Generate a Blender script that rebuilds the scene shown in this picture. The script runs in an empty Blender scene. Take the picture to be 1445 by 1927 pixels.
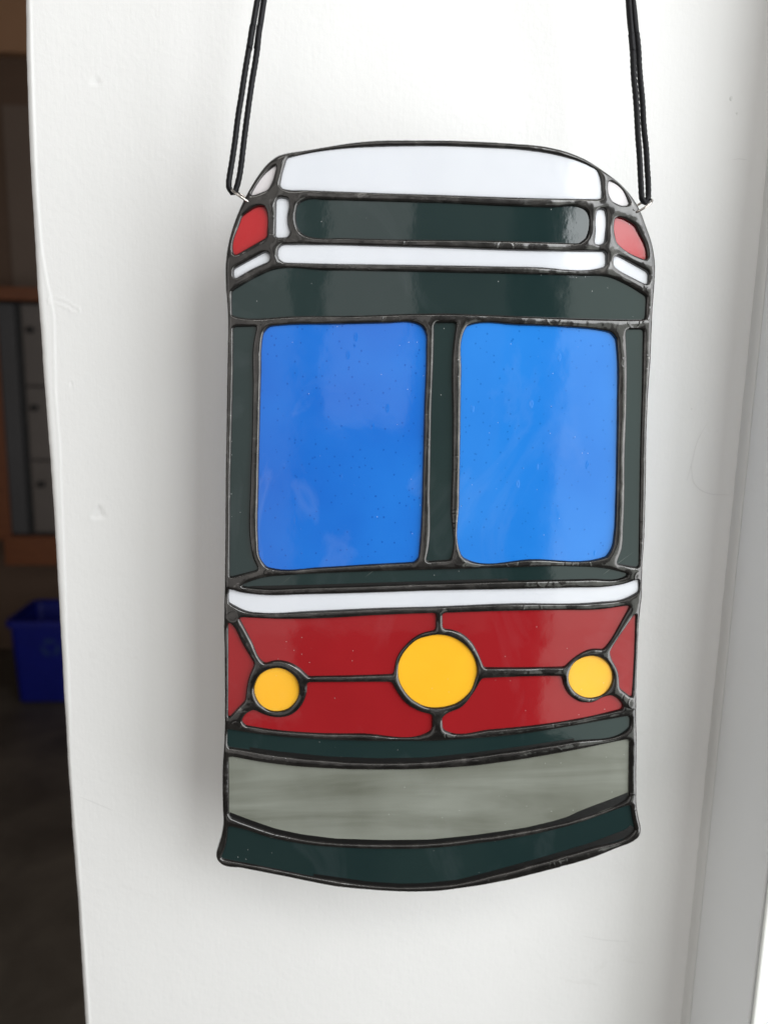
import bpy, bmesh, math, random
import numpy as np
from mathutils import Vector, Matrix, noise
random.seed(4)
S = bpy.context.scene
COL = S.collection

# ------------------------------------------------------------------ camera
F_PX = 1400.0                    # focal length in pixels of a 1445 x 1927 frame
CX, CY = 722.5, 963.5
CAM = Vector((0.0, -0.36, 1.5))
dd = Vector((-150.0, 8037.0, F_PX)).normalized()          # world down, seen from the camera (x right, y down, z ahead)
dr = Vector((19000.0, 0.0, F_PX))
dr.y = -(dr.x * dd.x + dr.z * dd.z) / dd.y
dr.normalize()
df = dr.cross(dd)
def c2w(v):
    return Vector((v.dot(dr), v.dot(df), -v.dot(dd)))
cam_d = bpy.data.cameras.new('camera'); cam = bpy.data.objects.new('camera', cam_d); COL.objects.link(cam)
r_, u_, b_ = c2w(Vector((1, 0, 0))), c2w(Vector((0, -1, 0))), c2w(Vector((0, 0, -1)))
M = Matrix((r_, u_, b_)).transposed().to_4x4(); M.translation = CAM
cam.matrix_world = M
cam_d.sensor_fit = 'HORIZONTAL'; cam_d.sensor_width = 36; cam_d.lens = 36 * F_PX / 1445
cam_d.clip_start = 0.01; cam_d.clip_end = 100
cam_d.dof.use_dof = True; cam_d.dof.focus_distance = 0.365; cam_d.dof.aperture_fstop = 36 * F_PX / 1445 / 4.0
S.camera = cam
def ray(px, py):
    return c2w(Vector(((px - CX) / F_PX, (py - CY) / F_PX, 1.0)))
def hit_y(px, py, y):
    d = ray(px, py); t = (y - CAM.y) / d.y
    return CAM + d * t
def hit_x(px, py, x):
    d = ray(px, py); t = (x - CAM.x) / d.x
    return CAM + d * t
def hit_z(px, py, z):
    d = ray(px, py); t = (z - CAM.z) / d.z
    return CAM + d * t

# ------------------------------------------------------------------ world and lamps
W = bpy.data.worlds.new('World'); S.world = W; W.use_nodes = True
W.node_tree.nodes['Background'].inputs[0].default_value = (1.0, 0.97, 0.935, 1)
W.node_tree.nodes['Background'].inputs[1].default_value = 0.27
S.view_settings.view_transform = 'Standard'; S.view_settings.look = 'None'
S.view_settings.exposure = -0.06; S.view_settings.gamma = 1.0
def area(name, loc, target, sx, sy, power, colr):
    l = bpy.data.lights.new(name, 'AREA'); l.shape = 'RECTANGLE'; l.size = sx; l.size_y = sy
    l.energy = power; l.color = colr
    o = bpy.data.objects.new(name, l); COL.objects.link(o); o.location = loc
    d = Vector(target) - Vector(loc)
    o.rotation_euler = d.to_track_quat('-Z', 'Y').to_euler()
    return o
# daylight from the window on the right: the sky above, the duller ground and trees below
WX, WYY, NXX, NYY = 0.91, -0.61, -0.853, 0.522           # middle of the window and its inward direction
def win(name, t0, t1, za, zb, radiance, colr):
    "a stretch of the window plane, t metres either side of its middle"
    tx, ty = .522, .853; t = (t0 + t1) / 2; x, y, z = WX + tx * t, WYY + ty * t, (za + zb) / 2
    area(name, (x, y, z), (x + NXX, y + NYY, z), t1 - t0, zb - za, radiance * math.pi * (t1 - t0) * (zb - za), colr)
win('window_sky_light', -.77, -.30, 1.745, 2.55, 6.6, (0.95, 0.98, 1.0))
win('window_sky_light', -.29, .75, 1.745, 2.55, 3.9, (0.95, 0.975, 1.0))
win('window_trees_light', -.77, -.30, .70, 1.735, 1.25, (0.93, 1.0, 0.93))
win('window_ground_light', -.29, .75, .70, 1.735, 4.6, (0.97, 0.985, 1.0))
area('ceiling_panel_light', (0.15, -1.05, 2.55), (0.12, -0.4, 1.4), 1.35, 0.30, 4.8, (1.0, 0.98, 0.94))
# unseen lamps added behind the camera: room fill and pale bands mirrored in the glass
area('room_fill_light', (-0.87, -2.2, 1.5), (-0.87, 0.0, 1.5), 1.5, 2.4, 6.0, (1.0, 0.96, 0.92))  # added broad fill, its right edge mirrored in the left panes
area('side_fill_light', (-2.1, -1.7, 1.35), (0.1, 0.0, 1.45), 1.3, 2.1, 10.5, (1.0, 0.975, 0.95))  # added fill from the left, lifts the frame face and the panel's shadow
area('mirror_band_light', (0.125, -2.2, 1.98), (0.125, 0.0, 1.98), 0.29, 1.25, 1.0, (1.0, 0.98, 0.95))  # added narrow lamp, mirrored as a pale upright band

# ------------------------------------------------------------------ helpers
def tag(o, label=None, cat=None, group=None, kind=None):
    if label: o['label'] = label
    if cat: o['category'] = cat
    if group: o['group'] = group
    if kind: o['kind'] = kind
    return o
def empty(name, loc=(0, 0, 0)):
    o = bpy.data.objects.new(name, None); o.location = loc; o.empty_display_size = .05; COL.objects.link(o); return o
def link_mesh(name, me, mat, parent=None, smooth=False):
    o = bpy.data.objects.new(name, me); COL.objects.link(o)
    if mat: me.materials.append(mat)
    if smooth: me.polygons.foreach_set('use_smooth', [True] * len(me.polygons))
    if parent:
        o.parent = parent
        o.matrix_parent_inverse = Matrix.Translation(-parent.location)
    return o
def from_py(name, vs, fs, mat, parent=None, smooth=False):
    me = bpy.data.meshes.new(name); me.from_pydata([tuple(v) for v in vs], [], [tuple(f) for f in fs]); me.update()
    return link_mesh(name, me, mat, parent, smooth)
def from_bm(name, bm, mat, parent=None, smooth=False):
    bmesh.ops.recalc_face_normals(bm, faces=bm.faces)
    me = bpy.data.meshes.new(name); bm.to_mesh(me); bm.free()
    return link_mesh(name, me, mat, parent, smooth)
def box_bm(bm, x0, x1, y0, y1, z0, z1, bev=0.0):
    vs = [bm.verts.new(p) for p in ((x0,y0,z0),(x1,y0,z0),(x1,y1,z0),(x0,y1,z0),(x0,y0,z1),(x1,y0,z1),(x1,y1,z1),(x0,y1,z1))]
    fs = [bm.faces.new([vs[i] for i in f]) for f in ((3,2,1,0),(4,5,6,7),(0,1,5,4),(1,2,6,5),(2,3,7,6),(3,0,4,7))]
    if bev:
        es = {e for f in fs for e in f.edges}
        bmesh.ops.bevel(bm, geom=list(es), offset=bev, segments=2, profile=.6, affect='EDGES')
def box(name, x0, x1, y0, y1, z0, z1, mat, parent=None, bev=0.0):
    bm = bmesh.new(); box_bm(bm, x0, x1, y0, y1, z0, z1, bev); return from_bm(name, bm, mat, parent)
def prism(name, pts, z0, z1, mat, parent=None, bev=0.0):
    "plan outline (x,y) raised from z0 to z1"
    bm = bmesh.new()
    a = [bm.verts.new((x, y, z0)) for x, y in pts]; b = [bm.verts.new((x, y, z1)) for x, y in pts]
    n = len(pts)
    bm.faces.new(a[::-1]); bm.faces.new(b)
    side = [bm.faces.new((a[i], a[(i+1) % n], b[(i+1) % n], b[i])) for i in range(n)]
    if bev:
        es = [e for e in bm.edges if abs(e.verts[0].co.z - e.verts[1].co.z) > .01]
        bmesh.ops.bevel(bm, geom=es, offset=bev, segments=3, profile=.5, affect='EDGES')
    return from_bm(name, bm, mat, parent, False)

# ------------------------------------------------------------------ materials
def newmat(name):
    m = bpy.data.materials.new(name); m.use_nodes = True
    nt = m.node_tree; return m, nt, nt.nodes['Principled BSDF']
def nd(nt, t, **kw):
    n = nt.nodes.new(t)
    for k, v in kw.items():
        if k.startswith('i_'):
            key = k[2:]
            n.inputs[int(key) if key.isdigit() else key].default_value = v
        else: setattr(n, k, v)
    return n
def coords(nt, scale=(1, 1, 1), rot=(0, 0, 0)):
    g = nd(nt, 'ShaderNodeNewGeometry'); mp = nd(nt, 'ShaderNodeMapping')
    mp.inputs['Scale'].default_value = scale; mp.inputs['Rotation'].default_value = rot
    nt.links.new(g.outputs['Position'], mp.inputs[0]); return mp.outputs[0]
def noise_n(nt, vec, scale, detail=4, rough=.5, dist=0):
    n = nd(nt, 'ShaderNodeTexNoise'); n.inputs['Scale'].default_value = scale; n.inputs['Detail'].default_value = detail
    n.inputs['Roughness'].default_value = rough; n.inputs['Distortion'].default_value = dist
    nt.links.new(vec, n.inputs['Vector']); return n.outputs['Fac']
def ramp(nt, fac, stops):
    r = nd(nt, 'ShaderNodeValToRGB'); e = r.color_ramp.elements
    while len(e) < len(stops): e.new(.5)
    for i, (p, c) in enumerate(stops):
        e[i].position = p; e[i].color = (c[0], c[1], c[2], 1) if hasattr(c, '__len__') else (c, c, c, 1)
    nt.links.new(fac, r.inputs[0]); return r.outputs[0]
def mixc(nt, fac, a, b, blend='MIX'):
    m = nd(nt, 'ShaderNodeMix', data_type='RGBA', blend_type=blend)
    for s, v in ((m.inputs[0], fac), (m.inputs[6], a), (m.inputs[7], b)):
        if isinstance(v, (int, float)): s.default_value = v
        elif isinstance(v, (tuple, list)): s.default_value = (v[0], v[1], v[2], 1)
        else: nt.links.new(v, s)
    return m.outputs[2]
def bump(nt, h, strength, dist, prev=None):
    b = nd(nt, 'ShaderNodeBump'); b.inputs['Strength'].default_value = strength; b.inputs['Distance'].default_value = dist
    nt.links.new(h, b.inputs['Height'])
    if prev is not None: nt.links.new(prev, b.inputs['Normal'])
    return b.outputs[0]
def specks(nt, scale, thr, seed=0.0, cut=.62):
    "sparse small flecks: 1 inside a fleck"
    v = nd(nt, 'ShaderNodeTexVoronoi'); v.inputs['Scale'].default_value = scale
    c = coords(nt, (1, 1, 1.0)); nz = nd(nt, 'ShaderNodeVectorMath', operation='ADD'); nz.inputs[1].default_value = (seed, seed * .7, seed * 1.3)
    nt.links.new(c, nz.inputs[0]); nt.links.new(nz.outputs[0], v.inputs['Vector'])
    lt = nd(nt, 'ShaderNodeMath', operation='LESS_THAN'); lt.inputs[1].default_value = thr
    nt.links.new(v.outputs['Distance'], lt.inputs[0])
    sep = nd(nt, 'ShaderNodeSeparateColor'); nt.links.new(v.outputs['Color'], sep.inputs[0])
    gt = nd(nt, 'ShaderNodeMath', operation='GREATER_THAN'); gt.inputs[1].default_value = cut
    nt.links.new(sep.outputs[0], gt.inputs[0])
    mu = nd(nt, 'ShaderNodeMath', operation='MULTIPLY'); nt.links.new(lt.outputs[0], mu.inputs[0]); nt.links.new(gt.outputs[0], mu.inputs[1])
    return mu.outputs[0]

def glass_material(name, c1, c2, sss=0.0, rough=.045, wav=.35, streak=False, bubbles=False, scratches=0.0, dust=True, smear_reflection=.035):
    m, nt, p = newmat(name)
    v = coords(nt)
    if streak:
        vs = coords(nt, (7, 1, 62), (0, math.radians(9), 0))
        f = noise_n(nt, vs, 1.0, 5, .55, .6)
        col = ramp(nt, f, [(.3, c1), (.5, [(a + b) / 2 for a, b in zip(c1, c2)]), (.68, c2)])
        f2 = noise_n(nt, v, 22, 3)
        col = mixc(nt, .35, col, ramp(nt, f2, [(.3, c1), (.7, c2)]))
    else:
        f = noise_n(nt, v, 14, 3)
        col = ramp(nt, f, [(.3, c1), (.7, c2)])
    h1 = noise_n(nt, v, 38, 2)
    n = bump(nt, h1, wav, .0006)
    h2 = noise_n(nt, v, 420, 2)
    n = bump(nt, h2, .05, .0002, n)
    if bubbles:
        b1 = specks(nt, 330, .15, 0.0, .35)
        n = bump(nt, b1, .55, .0005, n)
        col = mixc(nt, b1, col, [x * .89 for x in c1])
        vb = coords(nt, (1, 1, .45))
        vo = nd(nt, 'ShaderNodeTexVoronoi'); vo.inputs['Scale'].default_value = 120; nt.links.new(vb, vo.inputs['Vector'])
        rb = ramp(nt, vo.outputs['Distance'], [(0.0, 0.0), (.075, 1.0), (.12, 0.0)])
        sep = nd(nt, 'ShaderNodeSeparateColor'); nt.links.new(vo.outputs['Color'], sep.inputs[0])
        gt = nd(nt, 'ShaderNodeMath', operation='GREATER_THAN'); gt.inputs[1].default_value = .55
        nt.links.new(sep.outputs[1], gt.inputs[0])
        mm = mixc(nt, gt.outputs[0], (0, 0, 0), rb)
        n = bump(nt, mm, .22, .0003, n)
    if scratches:
        vsx = coords(nt, (1, 1, 1), (0, math.radians(38), 0)); mp = nd(nt, 'ShaderNodeMapping'); mp.inputs['Scale'].default_value = (22, 1, 900)
        nt.links.new(vsx, mp.inputs[0]); sc = noise_n(nt, mp.outputs[0], 1.0, 2)
        sc = ramp(nt, sc, [(.73, 0.0), (.76, 1.0)])
        col = mixc(nt, nd_mul(nt, sc, scratches), col, (.25, .27, .25))
    if dust:
        d = specks(nt, 240, .05, 3.3, .6)
        col = mixc(nt, nd_mul(nt, d, .45), col, (.75, .77, .76))
    # greasy smears wiped across the face, partly pale reflections mixed into the colour
    sm = ramp(nt, noise_n(nt, coords(nt, (1, 1, .6), (0, .5, 0)), 17, 5, .55, 1.6), [(.56, 0.0), (.64, .35), (.70, .08), (.80, .4)])
    col = mixc(nt, nd_mul(nt, sm, smear_reflection), col, (.62, .66, .72))
    nt.links.new(col, p.inputs['Base Color']); nt.links.new(n, p.inputs['Normal'])
    rr = ramp(nt, noise_n(nt, v, 60, 5, .7), [(.35, rough), (.75, rough * 2.6)])
    nt.links.new(rr, p.inputs['Roughness'])
    p.inputs['IOR'].default_value = 1.52
    if sss:
        p.inputs['Subsurface Weight'].default_value = sss
        p.inputs['Subsurface Radius'].default_value = (1, 1, 1); p.inputs['Subsurface Scale'].default_value = .003
    return m
def nd_mul(nt, a, k):
    m = nd(nt, 'ShaderNodeMath', operation='MULTIPLY'); m.inputs[1].default_value = k; nt.links.new(a, m.inputs[0]); return m.outputs[0]

MAT = {}
MAT['white'] = glass_material('white_opal_glass', (.64, .66, .70), (.69, .71, .745), sss=.5, rough=.05)
MAT['mauve'] = glass_material('mauve_white_glass', (.58, .55, .56), (.66, .63, .64), sss=.4, rough=.06)
MAT['dark'] = glass_material('dark_green_grey_glass', (.010, .023, .0235), (.015, .030, .029), rough=.03, wav=.22, scratches=.35)
MAT['red'] = glass_material('red_opal_glass', (.26, .011, .014), (.31, .013, .017), rough=.04, wav=.3)
MAT['redlamp'] = glass_material('bright_red_glass', (.36, .004, .007), (.42, .006, .010), rough=.06, sss=.2)
MAT['yellow'] = glass_material('amber_yellow_glass', (.88, .45, .022), (.94, .51, .034), sss=.3, rough=.07)
MAT['blue'] = glass_material('blue_opal_glass', (.012, .170, .60), (.026, .220, .68), rough=.045, wav=.3, bubbles=True, smear_reflection=.07)
MAT['blue_deep'] = glass_material('deep_blue_opal_glass', (.003, .105, .50), (.010, .160, .60), rough=.045, wav=.3, bubbles=True, smear_reflection=.12)
MAT['grey'] = glass_material('streaky_grey_glass', (.11, .115, .09), (.26, .275, .24), rough=.07, streak=True, wav=.5)

m, nt, p = newmat('patinated_solder'); MAT['solder'] = m
v = coords(nt)
f = noise_n(nt, v, 90, 6, .65, .4)
f2 = noise_n(nt, v, 24, 4, .6)
col = ramp(nt, f, [(.30, (.016, .015, .0145)), (.55, (.038, .036, .034)), (.80, (.13, .125, .118))])
col = mixc(nt, ramp(nt, f2, [(.50, 0.0), (.75, .5)]), col, (.085, .081, .077))
f3 = noise_n(nt, coords(nt, (.7, 1, 2.6)), 75, 5, .7, .8)
col = mixc(nt, ramp(nt, f3, [(.64, 0.0), (.72, .6)]), col, (.34, .33, .315))
nt.links.new(col, p.inputs['Base Color']); p.inputs['Metallic'].default_value = .75; p.inputs['Coat Weight'].default_value = .9; p.inputs['Coat Roughness'].default_value = .09
nt.links.new(ramp(nt, noise_n(nt, v, 160, 4, .6), [(.3, .15), (.75, .30)]), p.inputs['Roughness'])
n = bump(nt, noise_n(nt, v, 130, 2, .5), .20, .0004)
n = bump(nt, noise_n(nt, v, 900, 3, .6), .10, .00012, n)
nt.links.new(n, p.inputs['Normal'])
m, nt, p = newmat('black_copper_foil'); MAT['foil'] = m
p.inputs['Base Color'].default_value = (.004, .004, .004, 1); p.inputs['Roughness'].default_value = .35
nt.links.new(bump(nt, noise_n(nt, coords(nt), 300, 3), .3, .0003), p.inputs['Normal'])
m, nt, p = newmat('silver_wire'); MAT['wire'] = m
p.inputs['Metallic'].default_value = 1.0; p.inputs['Roughness'].default_value = .22
nt.links.new(ramp(nt, noise_n(nt, coords(nt), 500, 3), [(.35, (.42, .38, .34)), (.7, (.74, .71, .68))]), p.inputs['Base Color'])
m, nt, p = newmat('black_waxed_cotton'); MAT['cord'] = m
v = coords(nt)
nt.links.new(ramp(nt, noise_n(nt, v, 700, 4, .7), [(.35, (.003, .003, .004)), (.62, (.006, .006, .008)), (.8, (.035, .035, .04))]), p.inputs['Base Color'])
p.inputs['Roughness'].default_value = .5; p.inputs['Specular IOR Level'].default_value = .22
nt.links.new(bump(nt, noise_n(nt, v, 1500, 3, .6), .5, .0002), p.inputs['Normal'])

def paint(name, c, grain=.5, rough=.45, dirt=.0, vertical=True):
    m, nt, p = newmat(name)
    v = coords(nt)
    f = noise_n(nt, v, 9, 4)
    col = ramp(nt, f, [(.25, [x * .965 for x in c]), (.7, c)])
    if dirt:
        sm = ramp(nt, noise_n(nt, coords(nt, (1, 1, 2.3)), 21, 6, .65, 1.5), [(.66, 0.0), (.80, dirt)])
        col = mixc(nt, sm, col, [x * .72 for x in (c[0], c[1] * .98, c[2] * .95)])
    nt.links.new(col, p.inputs['Base Color']); p.inputs['Roughness'].default_value = rough
    n = bump(nt, noise_n(nt, coords(nt, (1, 1, .12) if vertical else (1, 1, 1)), 620, 3, .5), .20 * grain, .0003)
    n = bump(nt, noise_n(nt, v, 260, 5, .62, .3), .30 * grain, .0005, n)
    n = bump(nt, noise_n(nt, v, 45, 3), .16 * grain, .002, n)
    nt.links.new(n, p.inputs['Normal'])
    return m
MAT['wall'] = paint('white_wall_paint', (.82, .82, .81), 1.0, .42, .25)
MAT['frame'] = paint('pale_grey_frame_paint', (.84, .855, .86), .35, .4, .15)
MAT['frame2'] = paint('grey_caulk_strip', (.73, .735, .72), .5, .5, .2)
MAT['sash'] = paint('white_sash_paint', (.80, .81, .78), .2, .35)

def flat(name, c1, c2, scale, rough=.6, stretch=(1, 1, 1), bmp=.2, bd=.002):
    m, nt, p = newmat(name)
    v = coords(nt, stretch); f = noise_n(nt, v, scale, 5, .6, .5)
    nt.links.new(ramp(nt, f, [(.3, c1), (.72, c2)]), p.inputs['Base Color']); p.inputs['Roughness'].default_value = rough
    nt.links.new(bump(nt, f, bmp, bd), p.inputs['Normal'])
    return m
MAT['floor'] = flat('stained_concrete', (.050, .042, .033), (.115, .098, .078), 3.5, .55)
MAT['backwall'] = flat('brown_panel_wall', (.105, .064, .040), (.14, .085, .055), 2.0)
MAT['tanwall'] = flat('tan_wall_paint', (.36, .20, .11), (.42, .235, .13), 2.0)
MAT['wood'] = flat('orange_brown_wood', (.13, .036, .009), (.19, .06, .017), 9, .45, (1, 8, 8))
MAT['drawer'] = flat('warm_grey_metal', (.11, .095, .086), (.135, .117, .106), 3, .4)
MAT['darkgrey'] = flat('dark_grey_metal', (.055, .055, .058), (.07, .07, .074), 3, .4)
MAT['black'] = flat('black_rubber', (.01, .01, .011), (.02, .02, .021), 20, .5)
MAT['bin'] = flat('blue_plastic', (.002, .006, .15), (.003, .008, .19), 6, .4, bmp=.05)
MAT['symbol'] = flat('pale_blue_print', (.010, .028, .12), (.016, .04, .15), 30, .5)

# ------------------------------------------------------------------ curve fitting
def smooth_poly(pts, step, corner=38, rnd=2):
    "closed outline through the points: curves between them, softened corners; points in px"
    P = [np.array(p, float) for p in pts]; n = len(P)
    T = []
    for i in range(n):
        a, b, c = P[i-1], P[i], P[(i+1) % n]
        u, w = b - a, c - b; lu, lw = np.linalg.norm(u), np.linalg.norm(w)
        ang = math.degrees(math.acos(max(-1, min(1, float(u @ w) / (lu * lw)))))
        if ang > corner: T.append((u / lu, w / lw))
        else:
            t = (u / lu * lw + w / lw * lu) / (lu + lw); t /= np.linalg.norm(t); T.append((t, t))
    out = []
    for i in range(n):
        a, b = P[i], P[(i+1) % n]; L = np.linalg.norm(b - a)
        ta, tb = T[i][1] * L, T[(i+1) % n][0] * L
        k = max(1, int(round(L / step)))
        for j in range(k):
            t = j / k
            out.append((2*t**3-3*t*t+1)*a + (t**3-2*t*t+t)*ta + (-2*t**3+3*t*t)*b + (t**3-t*t)*tb)
    for _ in range(rnd):
        q = []
        m = len(out)
        for i in range(m):
            q.append(out[i] * .5 + (out[i-1] + out[(i+1) % m]) * .25)
        out = q
    return np.array(out)
def ell(cx, cy, rx, ry, n=22, seed=0, j=.012):
    r = random.Random(seed)
    return [(cx + rx * (1 + r.uniform(-j, j)) * math.cos(i / n * 2 * math.pi), cy + ry * (1 + r.uniform(-j, j)) * math.sin(i / n * 2 * math.pi)) for i in range(n)]
def to_plane(P, y=0.0):
    return np.array([[(q := hit_y(x, yy, y)).x, q.z] for x, yy in P])

OUT = [(850,262.5),(780,262),(711,262.7),(668,266),(618,273.6),(574,281),(540,286.5),(524,291),(506,303),(484,329.6),(467,357.7),(450,392),(437,426),(428,460.4),(423.5,494.7),(423.5,535),(426.5,572.5),(428,610),(427.5,645),(426.7,686.6),(425.5,762.7),(424.6,823.6),(423.6,884.5),(423,976),(422.6,1036.8),(422,1082),(421.5,1113),(420.3,1160),(421.5,1238),(422,1331),(421,1393),(417.8,1443),(418,1521),(419,1552),(414,1580),(408,1599),(405.5,1614),(411,1623.5),(457.9,1635),(520,1647.4),(582,1660),(629,1669),(691.4,1675.4),(760,1679),(815,1678.5),(878,1671),(955.7,1656.7),(1049,1633.4),(1111,1616),(1158,1597.6),(1192,1583.6),(1204.5,1573),(1206.7,1560),(1203,1543),(1199,1521),(1198,1474.6),(1198.3,1394),(1197.5,1331),(1200,1238),(1203,1175.7),(1205.5,1144.6),(1208.6,1113),(1208.8,1076),(1212,1030),(1215.8,915),(1218,793),(1220.8,732),(1225,671),(1226.8,625.7),(1228.6,580),(1231.5,541.4),(1233,494.7),(1228,460.4),(1215.5,423),(1206,398),(1190.6,370),(1165.7,342),(1140.7,323.4),(1106.5,300.5),(1069,284.5),(1031.8,275),(969.5,268.5),(898,264.5)]

G = []   # (part name, material, label, outline)
G.append(('roof_glass','white','long milky white roof piece under the curved top rim',[(541,298),(586.8,288),(649,280),(711.4,276.7),(780,275.5),(850,276),(913,278.5),(991,283.5),(1047,292.5),(1094,306.5),(1122,320),(1127,333),(1131,373),(1038,371.7),(926,368.6),(820,364.8),(730,362),(649,359),(574.4,356),(537,354.5),(528,351.4),(531,332.8)]))
G.append(('roof_corner_glass','mauve','small pinkish white triangle at the left end of the roof',[(520,311),(509,345),(502.8,356),(473,367),(481,353),(496.5,331)]))
G.append(('marker_lamp_glass','redlamp','bright red marker lamp at the upper left corner',[(496.5,390),(500,398),(501,444.9),(442,479),(440.5,474.5),(456,409),(468.5,399.7),(487,390)]))
G.append(('lower_corner_glass','white','slanted white sliver under the left red marker lamp',[(441,507.5),(499.6,475.5),(506.5,479),(506,490),(471.6,505.6),(442,523)]))
G.append(('sign_end_glass','white','narrow upright white piece left of the dark sign glass',[(521.4,376.4),(527.7,373.5),(541.7,375.7),(542.6,385.7),(539.5,404.4),(540.8,426),(544.8,437),(540,444.9),(520,445.5)]))
G.append(('sign_glass','dark','dark rounded destination sign glass near the top',[(560.4,386),(571,378.9),(618,377.3),(680,378.9),(760,381),(850,383.5),(913,387),(1038,391),(1091,391.5),(1101.8,396.6),(1106.5,407.5),(1106,432.4),(1101.8,446.4),(1089,456.7),(1006.8,453.6),(913,451),(820,450),(742.5,449),(649,446.4),(586.8,444.9),(574.4,441.7),(562,430),(558,416.8),(558,398)]))
G.append(('lower_band_glass','white','long narrow white band under the sign glass',[(524.6,468),(532,461.5),(618,462),(711.4,464.5),(830,467.5),(975.7,472.5),(1137.6,475),(1138,500),(1125,503.5),(1006.8,501),(850,498),(711.4,496),(618,494.7),(534,492.5),(524,485)]))
G.append(('sign_end_glass','white','narrow upright white piece right of the dark sign glass',[(1123.6,395.5),(1136,395),(1138,404.4),(1136,454),(1131,458.5),(1119,458),(1122,435.5),(1121.4,413.7)]))
G.append(('roof_corner_glass','mauve','small greyish white triangle at the right end of the roof',[(1145,340.5),(1158,346.8),(1168.8,356),(1182.5,384.5),(1171.9,385.7),(1152,378),(1145.5,364)]))
G.append(('marker_lamp_glass','redlamp','bright red marker lamp at the upper right corner',[(1157,411),(1165.7,412),(1192,426),(1214,478),(1214,488),(1178,471),(1160,456),(1155.7,430)]))
G.append(('lower_corner_glass','white','slanted white sliver under the right red marker lamp',[(1154.8,484),(1159.4,482),(1217,513.4),(1217,534.5),(1187.5,519.6),(1162.5,505.6),(1154.5,499)]))
G.append(('front_band_glass','dark','wide dark band above the two blue windows',[(437,549),(478,525),(509,510.5),(618,509.6),(740,511.5),(836,513.4),(975.7,516.5),(1087.8,519.6),(1147,523),(1178,536.7),(1214,558.5),(1212,600),(1131.4,599),(1038,596),(898,590.6),(840,588.5),(758,589.7),(680,592.5),(555.7,593.7),(446.7,595),(437.4,592.8)]))
G.append(('side_glass','dark','tall dark strip left of the left blue window',[(439.8,616.5),(482,615),(476.5,641),(474.8,732),(473,823.6),(470,915),(470,1021.5),(476,1052),(485.5,1071),(433.2,1084.5),(433.7,1006),(435,884.5),(437.5,793),(439.5,700)]))
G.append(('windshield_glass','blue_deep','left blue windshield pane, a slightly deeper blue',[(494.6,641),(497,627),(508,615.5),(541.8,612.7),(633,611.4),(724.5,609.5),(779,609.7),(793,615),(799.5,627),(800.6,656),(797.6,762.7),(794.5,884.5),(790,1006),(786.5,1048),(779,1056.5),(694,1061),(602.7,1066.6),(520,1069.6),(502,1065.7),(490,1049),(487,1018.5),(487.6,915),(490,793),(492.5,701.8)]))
G.append(('centre_post_glass','dark','dark upright strip between the two blue windows',[(817.5,609),(857,608.5),(855,622),(851,656),(850.5,793),(849.8,884.5),(847.4,960.6),(849.5,1042),(846,1052),(820,1054),(802,1055),(805,1043),(809.8,915),(812.8,762.7),(816.8,656)]))
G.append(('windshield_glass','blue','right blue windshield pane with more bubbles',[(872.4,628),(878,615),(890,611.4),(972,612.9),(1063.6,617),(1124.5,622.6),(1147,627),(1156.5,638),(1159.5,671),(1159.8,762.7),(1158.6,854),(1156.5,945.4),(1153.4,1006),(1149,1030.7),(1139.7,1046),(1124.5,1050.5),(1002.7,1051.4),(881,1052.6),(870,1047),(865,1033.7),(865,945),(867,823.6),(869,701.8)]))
G.append(('side_glass','dark','tall dark strip right of the right blue window',[(1177,621),(1208.5,621),(1206.7,732),(1204,823.6),(1202,945.4),(1200.3,1066),(1180,1063),(1159.5,1059),(1168.7,1036.8),(1173,991),(1176,854),(1179,762.7),(1179,656)]))
G.append(('lens_strip_glass','dark','thin dark pointed strip below the windows',[(454.5,1101.6),(487,1090),(555.7,1082.5),(649,1078),(740,1075),(850,1072),(955.7,1069),(1080,1067),(1142.5,1071.4),(1181.5,1080.5),(1170.6,1086),(1111,1088.5),(955.7,1092),(830,1096),(711,1100),(586.8,1104),(493,1106)]))
G.append(('beltline_glass','white','pale bluish white strip across the whole width',[(431.8,1108.8),(449.8,1115),(477.8,1119.3),(586.8,1119.3),(711,1116),(820,1112.5),(955.7,1110),(1080,1107),(1142.5,1105),(1180,1098),(1199.5,1090),(1200,1112.5),(1173.7,1126),(1127,1132),(955.7,1135),(820,1140.5),(711,1143.5),(586.8,1149),(493,1152.4),(468.5,1150),(431,1133)]))
G.append(('front_panel_glass','red','red panel above left, between two yellow lights',[(451.4,1162.3),(524.6,1165.7),(618,1164),(711,1158.6),(818.8,1154.5),(818.8,1184.4),(789,1192.8),(767.5,1208.4),(747,1235),(739.4,1267.6),(680,1269.7),(580.6,1271.6),(565,1256.7),(540,1244),(518,1241.7),(499.6,1247),(493.4,1242.7),(474.7,1206.8)]))
G.append(('front_edge_glass','red','red triangle at the left rim',[(431,1171),(435.8,1175.7),(456,1213),(477.8,1249),(467,1275.4),(462.3,1300),(460.7,1317.4),(430.5,1349)]))
G.append(('headlight_glass','yellow','small yellow round headlight at the left',ell(520.8,1298,41,40,18,1)))
G.append(('centre_light_glass','yellow','large yellow round light in the middle',ell(822.5,1263.5,73,67.5,24,2)))
G.append(('headlight_glass','yellow','small yellow round headlight at the right',ell(1110.8,1274,40.5,38.6,18,3)))
G.append(('front_panel_glass','red','red panel below left, between two yellow lights',[(579,1284.7),(736,1284),(742.5,1297),(764,1325),(792.4,1340.7),(811.7,1345.4),(811,1373.4),(803,1378),(680,1379.7),(586.8,1378.2),(509,1371.5),(462.3,1364),(456,1356),(463.8,1343.9),(477.8,1336),(496.5,1345.4),(524.6,1350.7),(549.5,1345.4),(568,1328.3),(577.5,1306.5)]))
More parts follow.
